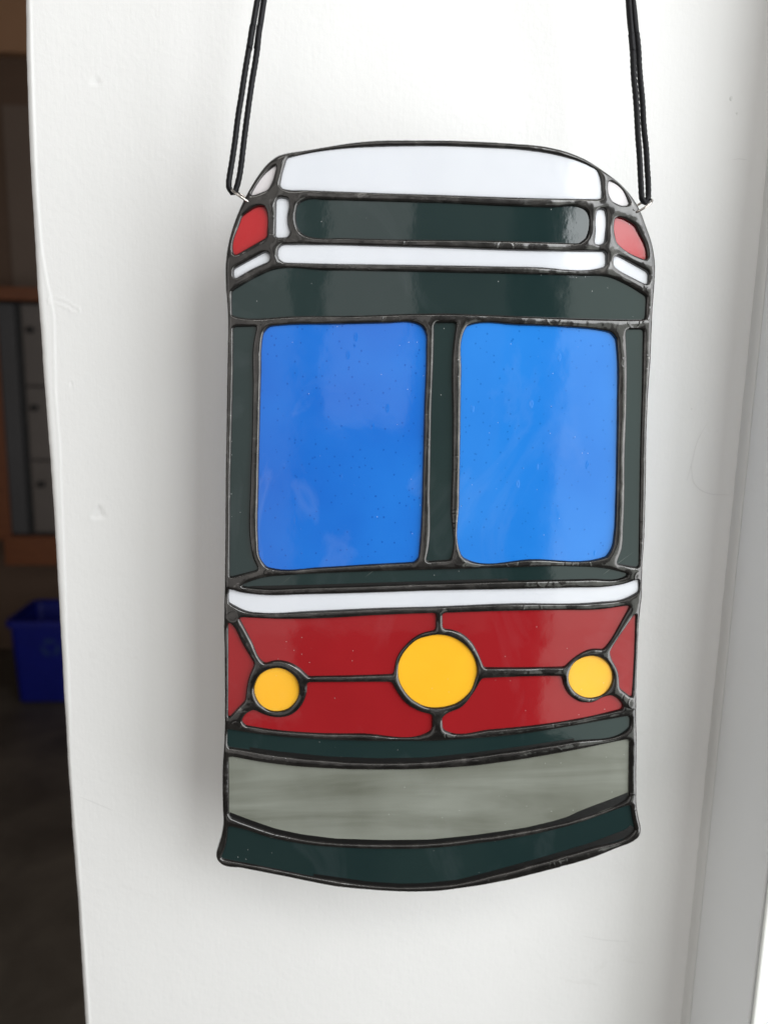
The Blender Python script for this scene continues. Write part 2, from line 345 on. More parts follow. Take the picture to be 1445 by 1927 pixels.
G.append(('front_panel_glass','red','red panel above right, between two yellow lights',[(833.3,1154.5),(924.6,1151.4),(1049,1149),(1127,1147.7),(1183.6,1140),(1167.5,1169.5),(1145.7,1206.8),(1134.8,1220.5),(1111.4,1220.5),(1089.6,1230),(1071,1244),(1061.6,1253.6),(986.8,1255),(910.6,1255),(902.8,1235),(887,1206.8),(868.5,1191),(846.7,1183.5),(833.6,1182)]))
G.append(('front_edge_glass','red','red triangle at the right rim',[(1194.5,1155),(1192,1235),(1187.7,1311),(1166,1294),(1162.8,1263),(1149.5,1234.9),(1147.5,1225.5),(1167.5,1194.4)]))
G.append(('front_panel_glass','red','red panel below right, between two yellow lights',[(907.4,1277),(986.8,1273.8),(1055.3,1272.9),(1058.5,1287.8),(1071,1309.6),(1089.6,1322),(1114.5,1322.5),(1136,1312),(1148.8,1308.5),(1161,1315.8),(1170.6,1328.3),(1169,1333),(1111.4,1347),(1018,1362.5),(924.6,1371.9),(843.6,1376.6),(834,1371.9),(832.7,1350),(840.5,1343.9),(868.5,1331.4),(890,1306.5)]))
G.append(('bumper_glass','dark','thin dark curved strip under the red panels',[(428.8,1372),(446.7,1375.5),(524.6,1386.5),(618,1392.5),(711,1395),(800,1395),(893.4,1390),(986.8,1381),(1080,1366),(1183,1347),(1183.5,1368.8),(1173.7,1376.6),(1080,1393.7),(986.8,1408.5),(893.4,1421.5),(800,1432),(711.4,1433.5),(618,1429.5),(524.6,1419.5),(462.3,1409.5),(428.6,1404.6)]))
G.append(('lower_panel_glass','grey','wide streaky grey curved piece',[(431.4,1423.5),(473.4,1431),(535.7,1440.3),(629,1447),(722.5,1449),(800,1447.5),(893.4,1441),(986.8,1428.3),(1080,1412),(1182.4,1391),(1181,1502),(1173.7,1507),(1080,1543),(986.8,1563),(893.4,1577),(810,1586),(722.5,1588),(629,1585),(566.8,1577.5),(520,1567.5),(473.4,1552),(432,1535)]))
G.append(('skirt_glass','dark','dark curved piece along the bottom rim',[(429.8,1554),(457.9,1560.5),(504.6,1575.8),(566.8,1588.3),(660,1596.5),(740,1598),(800,1597),(893.4,1588),(986.8,1574),(1080,1551.5),(1173.7,1518),(1184.6,1513.5),(1187.7,1536.8),(1193.5,1561),(1186,1569.5),(1111.4,1594.5),(1018,1621),(924.6,1645.8),(862.3,1661.4),(800,1667),(753.7,1667.8),(691.4,1664.5),(598,1650.5),(504.6,1631.8),(415.8,1614.7),(423.6,1599),(428.3,1577)]))

# black back foil showing through beside a seam: (upper line, lower line)
FOIL = [([(432.5,1529),(473.4,1544.5),(520,1560.5),(566.8,1570.5),(629,1578.5),(722.5,1581.5),(810,1580.5),(893.4,1572),(986.8,1558.5),(1040,1546),(1067.8,1537.5),(1090,1527),(1111.4,1518.5),(1145,1506),(1181,1491.5)],
         [(432,1540),(473.4,1557),(520,1572),(566.8,1582),(629,1590),(722.5,1593),(810,1591),(893.4,1582),(986.8,1568),(1040,1557),(1067.8,1549),(1090,1542),(1111.4,1535),(1145,1522),(1181,1507)]),
        ([(470,1406.5),(524.6,1414.5),(618,1424),(711.4,1427.5),(800,1426),(893.4,1416.5),(986.8,1404),(1080,1390)],
         [(470,1415),(524.6,1424),(618,1434),(711.4,1438),(800,1436),(893.4,1426),(986.8,1413),(1080,1398)]),
        ([(590,1645),(691.4,1659.5),(753.7,1663.5),(800,1662.5),(862.3,1656),(924.6,1640),(1018,1614.5),(1111.4,1586.5),(1178,1561),(1186,1553)],
         [(590,1653),(691.4,1669),(753.7,1672),(800,1671),(862.3,1666),(924.6,1650),(1018,1626),(1111.4,1599),(1188,1573),(1196,1560)]),
        ([(470,1103),(586.8,1100.5),(711,1096.5),(830,1092.5),(955.7,1089)],[(470,1109),(586.8,1108),(711,1104),(830,1100),(955.7,1096)]),
        ([(1206,1398),(1178.5,1398)],[(1206,1500),(1178.5,1500)]),
       ]

GL_T = .003            # glass thickness
panel = empty('stained_glass_panel', hit_y(822, 1679, 0.0015))
tag(panel, 'stained glass panel shaped like a red and white streetcar front hanging by black cords', 'stained glass panel')

outer_px = smooth_poly(OUT, 6, 60, 1)
outer = to_plane(outer_px)
holes = []
for name, mk, lab, pts in G:
    holes.append(to_plane(smooth_poly(pts, 4, 32, 1)))

def offset_poly(P, d):
    n = len(P)
    A = np.roll(P, 1, 0); B = np.roll(P, -1, 0); t = B - A; L = np.linalg.norm(t, axis=1, keepdims=True); L[L < 1e-9] = 1; t /= L
    nrm = np.stack([t[:, 1], -t[:, 0]], 1)
    area2 = np.sum(P[:, 0] * B[:, 1] - B[:, 0] * P[:, 1])
    if area2 < 0: nrm = -nrm
    return P + nrm * d
def seg_dist(Q, P):
    "distance of points Q (n,2) to closed polyline P"
    A = P; B = np.roll(P, -1, 0); d = B - A; L2 = (d ** 2).sum(1); L2[L2 < 1e-14] = 1e-14
    best = np.full(len(Q), 1e9); near = np.zeros_like(Q)
    for s in range(0, len(Q), 4000):
        q = Q[s:s+4000]
        w = q[:, None, :] - A[None]
        t = np.clip((w * d[None]).sum(2) / L2[None], 0, 1)
        r = w - t[:, :, None] * d[None]
        D = (r ** 2).sum(2); k = D.argmin(1); ii = np.arange(len(q))
        best[s:s+4000] = np.sqrt(D[ii, k]); near[s:s+4000] = q - r[ii, k]
    return best, near
def inside(xs, zs, P):
    "boolean grid (len(zs), len(xs))"
    m = np.zeros((len(zs), len(xs)), bool)
    A = P; B = np.roll(P, -1, 0)
    for i, z in enumerate(zs):
        c = (A[:, 1] > z) != (B[:, 1] > z)
        if not c.any(): continue
        a, b = A[c], B[c]
        xc = np.sort(a[:, 0] + (z - a[:, 1]) / (b[:, 1] - a[:, 1]) * (b[:, 0] - a[:, 0]))
        m[i] = (np.searchsorted(xc, xs) % 2) == 1
    return m

holes = [offset_poly(P, .00020) for P in holes]
H = .00036
x0, x1 = outer[:, 0].min() - 3 * H, outer[:, 0].max() + 3 * H
z0, z1 = outer[:, 1].min() - 3 * H, outer[:, 1].max() + 3 * H
xs = np.arange(x0, x1, H); zs = np.arange(z0, z1, H)
XX, ZZ = np.meshgrid(xs, zs)
shp = XX.shape
in_out = inside(xs, zs, outer)
dg = np.full(shp, 1.0)
for P in holes:
    pad = .007
    ix = np.where((xs > P[:, 0].min() - pad) & (xs < P[:, 0].max() + pad))[0]; iz = np.where((zs > P[:, 1].min() - pad) & (zs < P[:, 1].max() + pad))[0]
    sx, sz = slice(ix[0], ix[-1] + 1), slice(iz[0], iz[-1] + 1)
    ins = inside(xs[sx], zs[sz], P)
    # skip the deep inside of a pane: only a thin rim is needed
    er = ins.copy()
    for _ in range(5):
        e = er.copy(); e[1:] &= er[:-1]; e[:-1] &= er[1:]; e[:, 1:] &= er[:, :-1]; e[:, :-1] &= er[:, 1:]; er = e
    need = ~er & in_out[sz, sx] & (dg[sz, sx] > 0)
    Q = np.stack([XX[sz, sx][need], ZZ[sz, sx][need]], 1)
    PP = P[::2] if len(P) > 260 else P
    d, _ = seg_dist(Q, PP)
    full = np.full(ins.shape, -1.0); full[~ins] = 1.0
    full[need] = d
    sg = np.where(ins, -np.abs(full), np.abs(full))
    dg[sz, sx] = np.minimum(dg[sz, sx], sg)
solder = in_out & (dg > 0)
# membrane over the seams: a soap-film solution gives rounded beads that flow together at the joints
grow = in_out & (dg > -H * 1.2)
phi = np.zeros(shp); gm = grow.astype(float)
for _ in range(330):
    s = np.zeros(shp)
    s[1:] += phi[:-1]; s[:-1] += phi[1:]; s[:, 1:] += phi[:, :-1]; s[:, :-1] += phi[:, 1:]
    phi = (s + H * H * 1.0) * .25 * gm
hgt = .62 * np.sqrt(2 * phi)
hgt = np.minimum(hgt, .0019 + .5 * np.maximum(hgt - .0019, 0))
# outer edge distance
e = ~in_out
for _ in range(9):
    g = e.copy(); g[1:] |= e[:-1]; g[:-1] |= e[1:]; g[:, 1:] |= e[:, :-1]; g[:, :-1] |= e[:, 1:]; e = g
near_out = e & (dg > -H * 2.5)
Qi = np.where(near_out)
d, npnt = seg_dist(np.stack([XX[Qi], ZZ[Qi]], 1), outer)
do = np.full(shp, 1.0); do[Qi] = np.where(in_out[Qi], d, -d)
NX = np.zeros(shp); NZ = np.zeros(shp); NX[Qi] = npnt[:, 0]; NZ[Qi] = npnt[:, 1]
# hand-made unevenness (value noise on a coarse lattice, bilinear)
rs = np.random.RandomState(7)
def vnoise(cell):
    gx = int((x1 - x0) / cell) + 3; gz = int((z1 - z0) / cell) + 3
    T = rs.rand(gz, gx) * 2 - 1
    fx = (XX - x0) / cell; fz = (ZZ - z0) / cell; ix = fx.astype(int); iz = fz.astype(int); fx = fx - ix; fz = fz - iz
    fx = fx * fx * (3 - 2 * fx); fz = fz * fz * (3 - 2 * fz)
    return (T[iz, ix] * (1 - fx) + T[iz, ix+1] * fx) * (1 - fz) + (T[iz+1, ix] * (1 - fx) + T[iz+1, ix+1] * fx) * fz
lump = 1 + .12 * vnoise(.010) + .055 * vnoise(.0045) + .012 * vnoise(.0015)
hgt = hgt * lump
fe = np.sqrt(np.clip(dg / .0006, 0, 1))
zf = np.where(dg > 0, hgt * fe, 3.0 * dg)
u = np.clip(do / .0017, 0, 1)
drop = 1 - np.sqrt(np.clip(1 - (1 - u) ** 2, 0, 1))
zf = zf - drop * GL_T / 2 * np.where(dg > 0, 1, 0)
zf = np.where(do <= 0, -GL_T / 2, zf)
# solder drag rings and pinched ridges across some seams
rj = random.Random(12)
sol_idx = np.argwhere(solder & (do > .001))
for _ in range(46):
    iz, ix = sol_idx[rj.randrange(len(sol_idx))]
    cx_, cz_ = XX[iz, ix], ZZ[iz, ix]; rr = rj.uniform(.0022, .005)
    a = slice(max(0, iz - 20), iz + 20); b = slice(max(0, ix - 20), ix + 20)
    D = np.hypot(XX[a, b] - cx_, ZZ[a, b] - cz_)
    zf[a, b] += np.where(dg[a, b] > .0003, rj.choice((-1, 1)) * .00013 * np.exp(-((D - rr) / .00028) ** 2), 0)
keep_v = (in_out | (do > -1.5 * H)) & (dg > -1.9 * H) & ((do < .9) | in_out)
# cells
kv = (dg > -1.9 * H)
inn = in_out & (do > .35 * H)
c_any = inn[:-1, :-1] | inn[1:, :-1] | inn[:-1, 1:] | inn[1:, 1:]
c_kv = kv[:-1, :-1] & kv[1:, :-1] & kv[:-1, 1:] & kv[1:, 1:]
c_sol = (dg > 0)
c_s = c_sol[:-1, :-1] | c_sol[1:, :-1] | c_sol[:-1, 1:] | c_sol[1:, 1:]
cell = c_any & c_kv & c_s
used = np.zeros(shp, bool)
used[:-1, :-1] |= cell; used[1:, :-1] |= cell; used[:-1, 1:] |= cell; used[1:, 1:] |= cell
idx = np.full(shp, -1); idx[used] = np.arange(used.sum())
snap = used & ~inn
VX = np.where(snap & (NX != 0), NX, XX); VZ = np.where(snap & (NX != 0), NZ, ZZ)
zf = np.where(snap, -GL_T / 2, zf)
nfront = int(used.sum())
front = np.stack([VX[used], -zf[used], VZ[used]], 1)
back = front.copy(); back[:, 1] = GL_T - back[:, 1]       # mirrored about the middle of the glass
ci, cj = np.where(cell)
q = np.stack([idx[ci, cj], idx[ci, cj+1], idx[ci+1, cj+1], idx[ci+1, cj]], 1)
allv = np.concatenate([front, back]); allf = np.concatenate([q, (q + nfront)[:, ::-1]])
me = bpy.data.meshes.new('solder_seams')
me.vertices.add(len(allv)); me.vertices.foreach_set('co', allv.ravel())
me.loops.add(len(allf) * 4); me.loops.foreach_set('vertex_index', allf.ravel().astype(np.int32))
me.polygons.add(len(allf)); me.polygons.foreach_set('loop_start', np.arange(len(allf), dtype=np.int32) * 4)
me.update(calc_edges=True); me.validate()
so = link_mesh('solder_seams', me, MAT['solder'], panel, True)
print('solder faces', len(allf))

# panes
for (name, mk, lab, pts), P in zip(G, holes):
    Q = offset_poly(P, .0009)[::2]
    bm = bmesh.new()
    a = [bm.verts.new((x, 0, z)) for x, z in Q]; b = [bm.verts.new((x, GL_T, z)) for x, z in Q]
    n = len(Q)
    f1 = bm.faces.new(a); f2 = bm.faces.new(b[::-1])
    for i in range(n): bm.faces.new((a[i], b[i], b[(i+1) % n], a[(i+1) % n]))
    bmesh.ops.triangulate(bm, faces=[f1, f2])
    o = from_bm(name, bm, MAT[mk], panel); tag(o, lab)

# foil bands lie just on the glass, half under the bead
for upl, lol in FOIL[:4]:
    U = to_plane(upl); L = to_plane(lol)
    n = 60
    def samp(A):
        t = np.linspace(0, 1, len(A)); tt = np.linspace(0, 1, n)
        return np.stack([np.interp(tt, t, A[:, 0]), np.interp(tt, t, A[:, 1])], 1)
    U, L = samp(U), samp(L)
    vs = [(x, -.00007, z) for x, z in U] + [(x, -.00007, z) for x, z in L] + [(x, .0002, z) for x, z in U] + [(x, .0002, z) for x, z in L]
    fs = [(i, n + i, n + i + 1, i + 1) for i in range(n - 1)] + [(2*n + i, i, i + 1, 2*n + i + 1) for i in range(n - 1)] + [(n + i, 3*n + i, 3*n + i + 1, n + i + 1) for i in range(n - 1)]
    from_py('foil_edge', vs, fs, MAT['foil'], panel)

# ------------------------------------------------------------------ tubes
def tube(path, rad, seg=10, closed=False, lobes=0, twist=0.0, lobe_amp=.12):
    P = [Vector(p) for p in path]; n = len(P)
    vs, fs = [], []
    up = Vector((0, 1, 0)); dist = 0.0
    for i in range(n):
        a = P[i-1] if (i or closed) else P[0]; b = P[(i+1) % n] if (i < n-1 or closed) else P[-1]
        t = (b - a).normalized(); s = t.cross(up)
        if s.length < .05: s = t.cross(Vector((1, 0, 0)))
        s.normalize(); w = s.cross(t).normalized()
        if i: dist += (P[i] - P[i-1]).length
        for k in range(seg):
            an = 2 * math.pi * k / seg
            r = rad * (1 + lobe_amp * abs(math.cos(lobes * .5 * (an - twist * dist))) - lobe_amp * .5) if lobes else rad
            vs.append(P[i] + s * math.cos(an) * r + w * math.sin(an) * r)
    for i in range(n if closed else n - 1):
        for k in range(seg):
            j = (i + 1) % n
            fs.append((i*seg+k, i*seg+(k+1) % seg, j*seg+(k+1) % seg, j*seg+k))
    if not closed: fs += [tuple(range(seg))[::-1], tuple(range((n-1)*seg, n*seg))]
    return vs, fs
def spline(pts, step):
    P = [Vector(p) for p in pts]; out = []
    for i in range(len(P) - 1):
        p0, p1, p2, p3 = P[max(0, i-1)], P[i], P[i+1], P[min(len(P)-1, i+2)]
        k = max(1, int((p2 - p1).length / step))
        for j in range(k):
            t = j / k
            out.append(.5 * ((2*p1) + (p2-p0)*t + (2*p0-5*p1+4*p2-p3)*t*t + (3*p1-p0-3*p2+p3)*t**3))
    out.append(P[-1]); return out

# jump rings: circles of wire seen almost edge-on, soldered into the rim
def jump_ring(pa, pb, tiltdir):
    A = hit_y(*pa, .0012); B = hit_y(*pb, .0012)
    c = (A + B) / 2; R = (B - A).length / 2 ; ax = (B - A).normalized()
    per = Vector((ax.z, 0, -ax.x))
    nrm = (per * math.cos(math.radians(13)) + Vector((0, 1, 0)) * math.sin(math.radians(13)) * tiltdir).normalized()
    e2 = nrm.cross(ax)
    path = [c + ax * math.cos(t) * R + e2 * math.sin(t) * R for t in [2*math.pi*i/48 for i in range(48)]]
    vs, fs = tube(path, .00055, 10, True)
    return from_py('hanging_ring', vs, fs, MAT['wire'], panel, True)
jump_ring((437, 356), (472, 381), 1)
jump_ring((1223.5, 375), (1188, 401), -1)
# little solder tails where each ring is sunk into the rim
for (px, py), sc in (((470, 378), 1), ((1192, 396), 1)):
    bm = bmesh.new(); bmesh.ops.create_icosphere(bm, subdivisions=3, radius=.0021)
    for v_ in bm.verts:
        v_.co = Vector((v_.co.x * 1.25, v_.co.y * .8, v_.co.z)) * (1 + .12 * noise.noise(v_.co * 900))
    c = hit_y(px, py, -.0003)
    for v_ in bm.verts: v_.co += c
    from_bm('solder_blob', bm, MAT['solder'], panel, True)

def cord(name, A, ybase, label, top_xz):
    "A: px points of one strand down, through the ring and up the other strand"
    pts = []
    n = len(A)
    for i, (x, y, dy) in enumerate(A):
        pts.append(hit_y(x, y, ybase + dy))
    first, last = pts[0], pts[-1]
    top = Vector(top_xz)
    pts = [top + Vector((-.0015, 0, 0)), first.lerp(top, .5)] + pts + [last.lerp(top, .5), top + Vector((.0015, .001, 0))]
    path = spline(pts, .0009)
    path = [p_ + Vector((noise.noise(p_ * 90), noise.noise(p_ * 90 + Vector((9, 9, 9))), 0)) * .00035 for p_ in path]
    vs, fs = tube(path, .00128, 12, False, 3, 2 * math.pi / .0052 / 1.5, .20)
    # stray fibres
    r = random.Random(len(name) + int(A[0][0]))
    for _ in range(420):
        p_ = path[r.randrange(len(path) - 1)]
        if p_.z > 1.80: continue
        an = r.uniform(0, 6.283); d_ = Vector((math.cos(an), math.sin(an) * .6, r.uniform(-.9, .9))).normalized()
        L = r.uniform(.0005, .0013); b0 = p_ + d_ * .0011; t_ = b0 + d_ * L; w_ = Vector((0, 0, .00005)) if abs(d_.z) < .7 else Vector((.00005, 0, 0))
        k = len(vs); vs += [b0 - w_, b0 + w_, t_, b0 + Vector((0, .00006, 0))]; fs += [(k, k+1, k+2), (k, k+2, k+3), (k+1, k+3, k+2)]
    o = from_py(name, vs, fs, MAT['cord'], None, True)
    # put the origin at the lower end
    c = pts[len(pts) // 2].copy(); me = o.data; me.transform(Matrix.Translation(-c)); o.location = c
    tag(o, label, 'cord', 'black cords that hold the glass panel'); return o
LA = [(484.7,-6,0),(475.8,47.8,0),(466.5,103.9,0),(458,155.8,0),(449.8,207.7,0),(442.6,259.6,0),(436.3,307.4,0),(431,338,0),(430.8,352,.0003),(436,361.5,.001),(442.5,358,.0016),(448.5,338,.0012),(454.5,307,.0008),(460,259.6,.0006),(466.5,207.7,.0005),(473.7,155.8,.0005),(482,103.9,.0005),(489.3,47.8,.0005),(497.5,-6,.0005)]
RA = [(1182.2,-6,0),(1187,65,0),(1192.5,130.7,0),(1196.8,196,0),(1201,261,0),(1204.5,315.8,0),(1206,355,0),(1208.5,374,.0006),(1214.5,380,.001),(1219.5,371,.0014),(1219,337.6,.0012),(1215,283,.0012),(1210,218,.0012),(1204.5,141.6,.0014),(1197.3,65,.0016),(1191,-6,.0018)]
a1, a2 = hit_y(491, 0, .0012), hit_y(440, 330, .0012); b1, b2 = hit_y(1186.5, 0, .0012), hit_y(1213, 340, .0012)
sa = (a1.x - a2.x) / (a1.z - a2.z); sb = (b1.x - b2.x) / (b1.z - b2.z)
tz = a1.z + (b1.x - a1.x) / (sa - sb); tz = min(tz, a1.z + .62)
txa = a1.x + sa * (tz - a1.z); txb = b1.x + sb * (tz - b1.z)
cord('hanging_cord', LA, .0012, 'black doubled cord looped through the ring at the upper left of the glass panel', (txa, .0012, tz))
cord('hanging_cord', RA, .0012, 'black doubled cord looped through the ring at the upper right of the glass panel', (txb, .0012, tz))

# ------------------------------------------------------------------ white wall end behind the panel
WY = .050
edge_px = [(47,0),(48.5,100),(51,200),(55,300),(60,380),(64,450),(69,540),(75,620),(82,720),(92,850),(100,960),(108,1100),(118,1280),(127,1440),(135,1560),(146,1700),(152,1800),(160,1927)]
ez = [hit_y(x, y, WY + .002) for x, y in edge_px]
EZ = np.array([p_.z for p_ in ez])[::-1]; EX = np.array([p_.x for p_ in ez])[::-1]
def edge_x(z):
    base = np.interp(z, EZ, EX)
    return base + (.00016) * np.array([noise.noise(Vector((0, 0, float(t) * 45))) for t in np.atleast_1d(z)]) + .00012 * np.array([noise.noise(Vector((5, 0, float(t) * 190))) for t in np.atleast_1d(z)])
ridge = to_plane([(56,0),(60,150),(66,300),(70,380),(78,470),(88,530),(96,566),(101,600),(102,650),(104,740),(112,840),(115,930),(118,1010),(122,1110),(124,1200),(128,1270),(130,1330),(131,1400),(137,1500),(146,1600),(154,1720),(160,1800),(168,1927)], WY)
crack = to_plane([(95,566),(106,565),(118,569),(131,575),(136,580),(146,584)], WY)
chips = [(hit_y(180.5,152,WY), .0021, .0014), (hit_y(186,967,WY), .0032, .0022), (hit_y(134,723,WY), .001, .001), (hit_y(1390,305,WY), .0015, .0004)]
wz = np.concatenate([[.02, .5, .9], np.arange(1.02, 1.92, .0011), [2.2, 2.7]])
us = np.concatenate([np.arange(0, .026, .00045), np.arange(.026, .46, .0016)])
EXz = edge_x(wz)
VV = []; nu = len(us)
Rc = .0042
back_pts = [(0.0, .30), (0.0, .15), (0.0, Rc + .004)]
UU, WZ = np.meshgrid(us, wz)
PX = EXz[:, None] + UU
# corner rounding
t = np.clip(UU / Rc, 0, 1)
PY = WY + Rc * (1 - np.sqrt(np.clip(1 - (1 - t) ** 2, 0, 1)))
m_ = (wz > 1.0) & (wz < 1.95)
Qs = np.stack([PX[m_][:, :120].ravel(), WZ[m_][:, :120].ravel()], 1)
def open_dist(Q, P):
    best = np.full(len(Q), 1e9)
    for i in range(len(P) - 1):
        a, b = P[i], P[i+1]; d_ = b - a; tt = np.clip(((Q - a) @ d_) / (d_ @ d_), 0, 1); best = np.minimum(best, np.hypot(*(Q - a - tt[:, None] * d_).T))
    return best
rd = open_dist(Qs, ridge).reshape(-1, 120); cd = open_dist(Qs, crack).reshape(-1, 120)
side = np.sign(PX[m_][:, :120] - np.interp(WZ[m_][:, :120], ridge[::-1, 1], ridge[::-1, 0]))
add = -.00030 * np.exp(-(rd / .0006) ** 2) - np.where(side < 0, .00022, 0) * np.clip(rd / .0008, 0, 1) + .00035 * np.exp(-((cd) / .0005) ** 2) - .0003 * np.exp(-((cd - .0011) / .0005) ** 2)
tmp = PY[m_]; tmp[:, :120] += add; PY[m_] = tmp
for c, r0, dep in chips:
    D = np.hypot(PX - c.x, WZ - c.z) * (1 + .25 * np.sin(3 * np.arctan2(WZ - c.z, PX - c.x)))
    PY += dep * .3 * np.exp(-(D / r0) ** 4) - .00016 * np.exp(-((D - r0 * 1.2) / (r0 * .3)) ** 2)
nr = len(wz)
verts = []
for (bx, by) in back_pts[:2]:
    verts.append(np.stack([EXz + bx, np.full(nr, WY + by), wz], 1))
nb = 2
grid = np.concatenate([np.stack([EXz, np.full(nr, WY + .3), wz], 1)[:, None], np.stack([EXz, np.full(nr, WY + .12), wz], 1)[:, None], np.stack([PX, PY, WZ], 2)], 1)
nc = grid.shape[1]; Vw = grid.reshape(-1, 3)
ii, jj = np.meshgrid(np.arange(nr - 1), np.arange(nc - 1), indexing='ij')
Fw = np.stack([ii*nc+jj, ii*nc+jj+1, (ii+1)*nc+jj+1, (ii+1)*nc+jj], 2).reshape(-1, 4)
me = bpy.data.meshes.new('wall')
me.vertices.add(len(Vw)); me.vertices.foreach_set('co', Vw.ravel())
me.loops.add(len(Fw) * 4); me.loops.foreach_set('vertex_index', Fw.ravel().astype(np.int32))
me.polygons.add(len(Fw)); me.polygons.foreach_set('loop_start', np.arange(len(Fw), dtype=np.int32) * 4)
me.update(calc_edges=True); me.validate()
wall = link_mesh('wall', me, MAT['wall'], None, True); tag(wall, kind='structure')
# small dark nicks in the paint
for px, py, r0, yy in ((1376, 184, .0011, WY), (1152+235, 212, .0005, WY), (447*0+1302, 769, .0004, WY)):
    c = hit_y(px, py, WY - .0003); vs = []
    k = 9
    for i in range(k):
        an = 6.283 * i / k; rr = r0 * (1 + .4 * noise.noise(Vector((an, px, 0)))); vs.append((c.x + rr * .7 * math.cos(an), c.y, c.z + rr * math.sin(an)))
    vs2 = [(x, y + .0006, z) for x, y, z in vs]
    from_py('paint_nick', vs + vs2, [tuple(range(k))] + [(i, k + i, k + (i+1) % k, (i+1) % k) for i in range(k)], MAT['frame2'], wall)

def scuff(pts, w):
    P = spline([hit_y(x, y, WY - .00012) for x, y in pts], .002); vs, fs = [], []
    for i, p_ in enumerate(P):
        a_ = P[max(0, i-1)]; b_ = P[min(len(P)-1, i+1)]; t_ = (b_ - a_).normalized(); n_ = Vector((t_.z, 0, -t_.x)) * w * (.4 + .6 * math.sin(math.pi * i / (len(P) - 1)))
        vs += [p_ - n_, p_ + n_]
    for i in range(len(P) - 1): fs.append((2*i, 2*i+1, 2*i+3, 2*i+2))
    from_py('scuff_mark', vs, fs, MAT['scuff'], wall)
MAT['scuff'] = paint('scuffed_paint', (.70, .70, .69), .5, .5)
scuff([(1330,797),(1312,830),(1302,870),(1292,905)], .00016)
scuff([(1301,875),(1304,905),(1318,922),(1340,930),(1372,931)], .00018)
scuff([(1378,300),(1390,298),(1405,300)], .00016)
scuff([(1095,1762),(1125,1768),(1150,1771),(1182,1773)], .00022)
scuff([(150,1500),(175,1510),(213,1526)], .0002)

# ------------------------------------------------------------------ window frame on the right
w0 = hit_y(1413, 600, WY)
w1 = hit_y(1429, 640, WY - .006)
w2 = hit_y(1445, 1609, -.012)
fr = empty('window_frame', (w1.x, WY, .9))
tag(fr, 'pale grey painted window frame standing against the right edge of the white wall', 'window frame')
vs, fs = [], []
cz = np.arange(.9, 2.4, .004)
for z in cz:
    wob = .00055 * noise.noise(Vector((3, 0, z * 22))) + .0004 * noise.noise(Vector((8, 0, z * 90)))
    for t_ in range(7):
        a_ = t_ / 6; xx_ = (w0.x + wob) * (1 - a_) + w1.x * a_
        vs.append((xx_, (WY + .0005) * (1 - a_) + w1.y * a_ - .0016 * math.sin(a_ * math.pi) * (1 + .4 * noise.noise(Vector((a_, 4, z * 60)))), z))
    vs.append((w1.x + .03, w1.y, z))
for i in range(len(cz) - 1):
    for k in range(7): fs.append((i*8+k, i*8+k+1, i*8+k+9, i*8+k+8))
from_py('caulk_strip', vs, fs, MAT['frame2'], fr, True)
prism('frame_face', [(w1.x, w1.y - .0002), (w2.x, w2.y), (w2.x + .06, w2.y + .0), (w2.x + .06, w1.y - .0002)], .9, 2.4, MAT['frame'], fr, .0008)
prism('sash', [(w2.x + .0006, w2.y - .0012), (w2.x + .0006, w2.y - .003), (w2.x + .055, w2.y - .003), (w2.x + .055, w2.y - .0012)], .9, 2.4, MAT['sash'], fr, .0012)

# ------------------------------------------------------------------ dim room seen past the left edge
fl = box('floor', -9, 9, -4, 9, -.1, 0, MAT['floor']); tag(fl, kind='structure')
base = hit_z(60, 1327, 0.0)
BY = base.y
D1 = BY + .35            # front of the bench and the drawers
D2 = BY + .75            # wall behind
def zz(py, y, px=60): return hit_y(px, py, y).z
def xx(px, y, py): return hit_y(px, py, y).x
bw = box('back_wall', -5, 6, D2, D2 + .15, 0, zz(98, D2, 30), MAT['backwall']); tag(bw, kind='structure')
uw = box('upper_wall', -5, 6, D2 - .06, D2 + .15, zz(98, D2 - .06, 30) + .001, 3.6, MAT['tanwall']); tag(uw, kind='structure')
box('wall_panel', xx(15, D2 - .02, 380), xx(15, D2 - .02, 380) + 1.2, D2 - .02, D2 - .001, zz(565, D2, 30) + .02, zz(200, D2, 30), flat('lighter_brown_panel', (.15, .11, .085), (.18, .135, .105), 2), bw)

bench = empty('wooden_bench', (xx(60, D1, 1040), D1, 0))
tag(bench, 'orange brown wooden counter with a thick rail behind the blue bin', 'counter')
zr0, zr1 = zz(1064, D1), zz(1010, D1)
zt0, zt1 = zz(566, D1, 30), zz(541, D1, 30)
xl = xx(8, D1, 1040)
box('rail', xl, xl + 1.6, D1, D1 + .05, zr0, zr1, MAT['wood'], bench, .004)
box('post', xx(-40, D1, 850), xx(8, D1, 850) - .0, D1 + .012, D1 + .06, zr1 - .02, zt0, MAT['wood'], bench, .004)
box('counter_top', xx(-40, D1, 550) - .6, xl + 1.6, D1 - .04, D2 - .021, zt0, zt1, MAT['wood'], bench, .004)
box('leg', xl + 1.45, xl + 1.52, D1 + .051, D1 + .12, 0, zr0 + .01, MAT['wood'], bench, .003)
box('leg', xl - .62, xl - .55, D1 + .051, D1 + .12, 0, zt0 - .001, MAT['wood'], bench, .003)

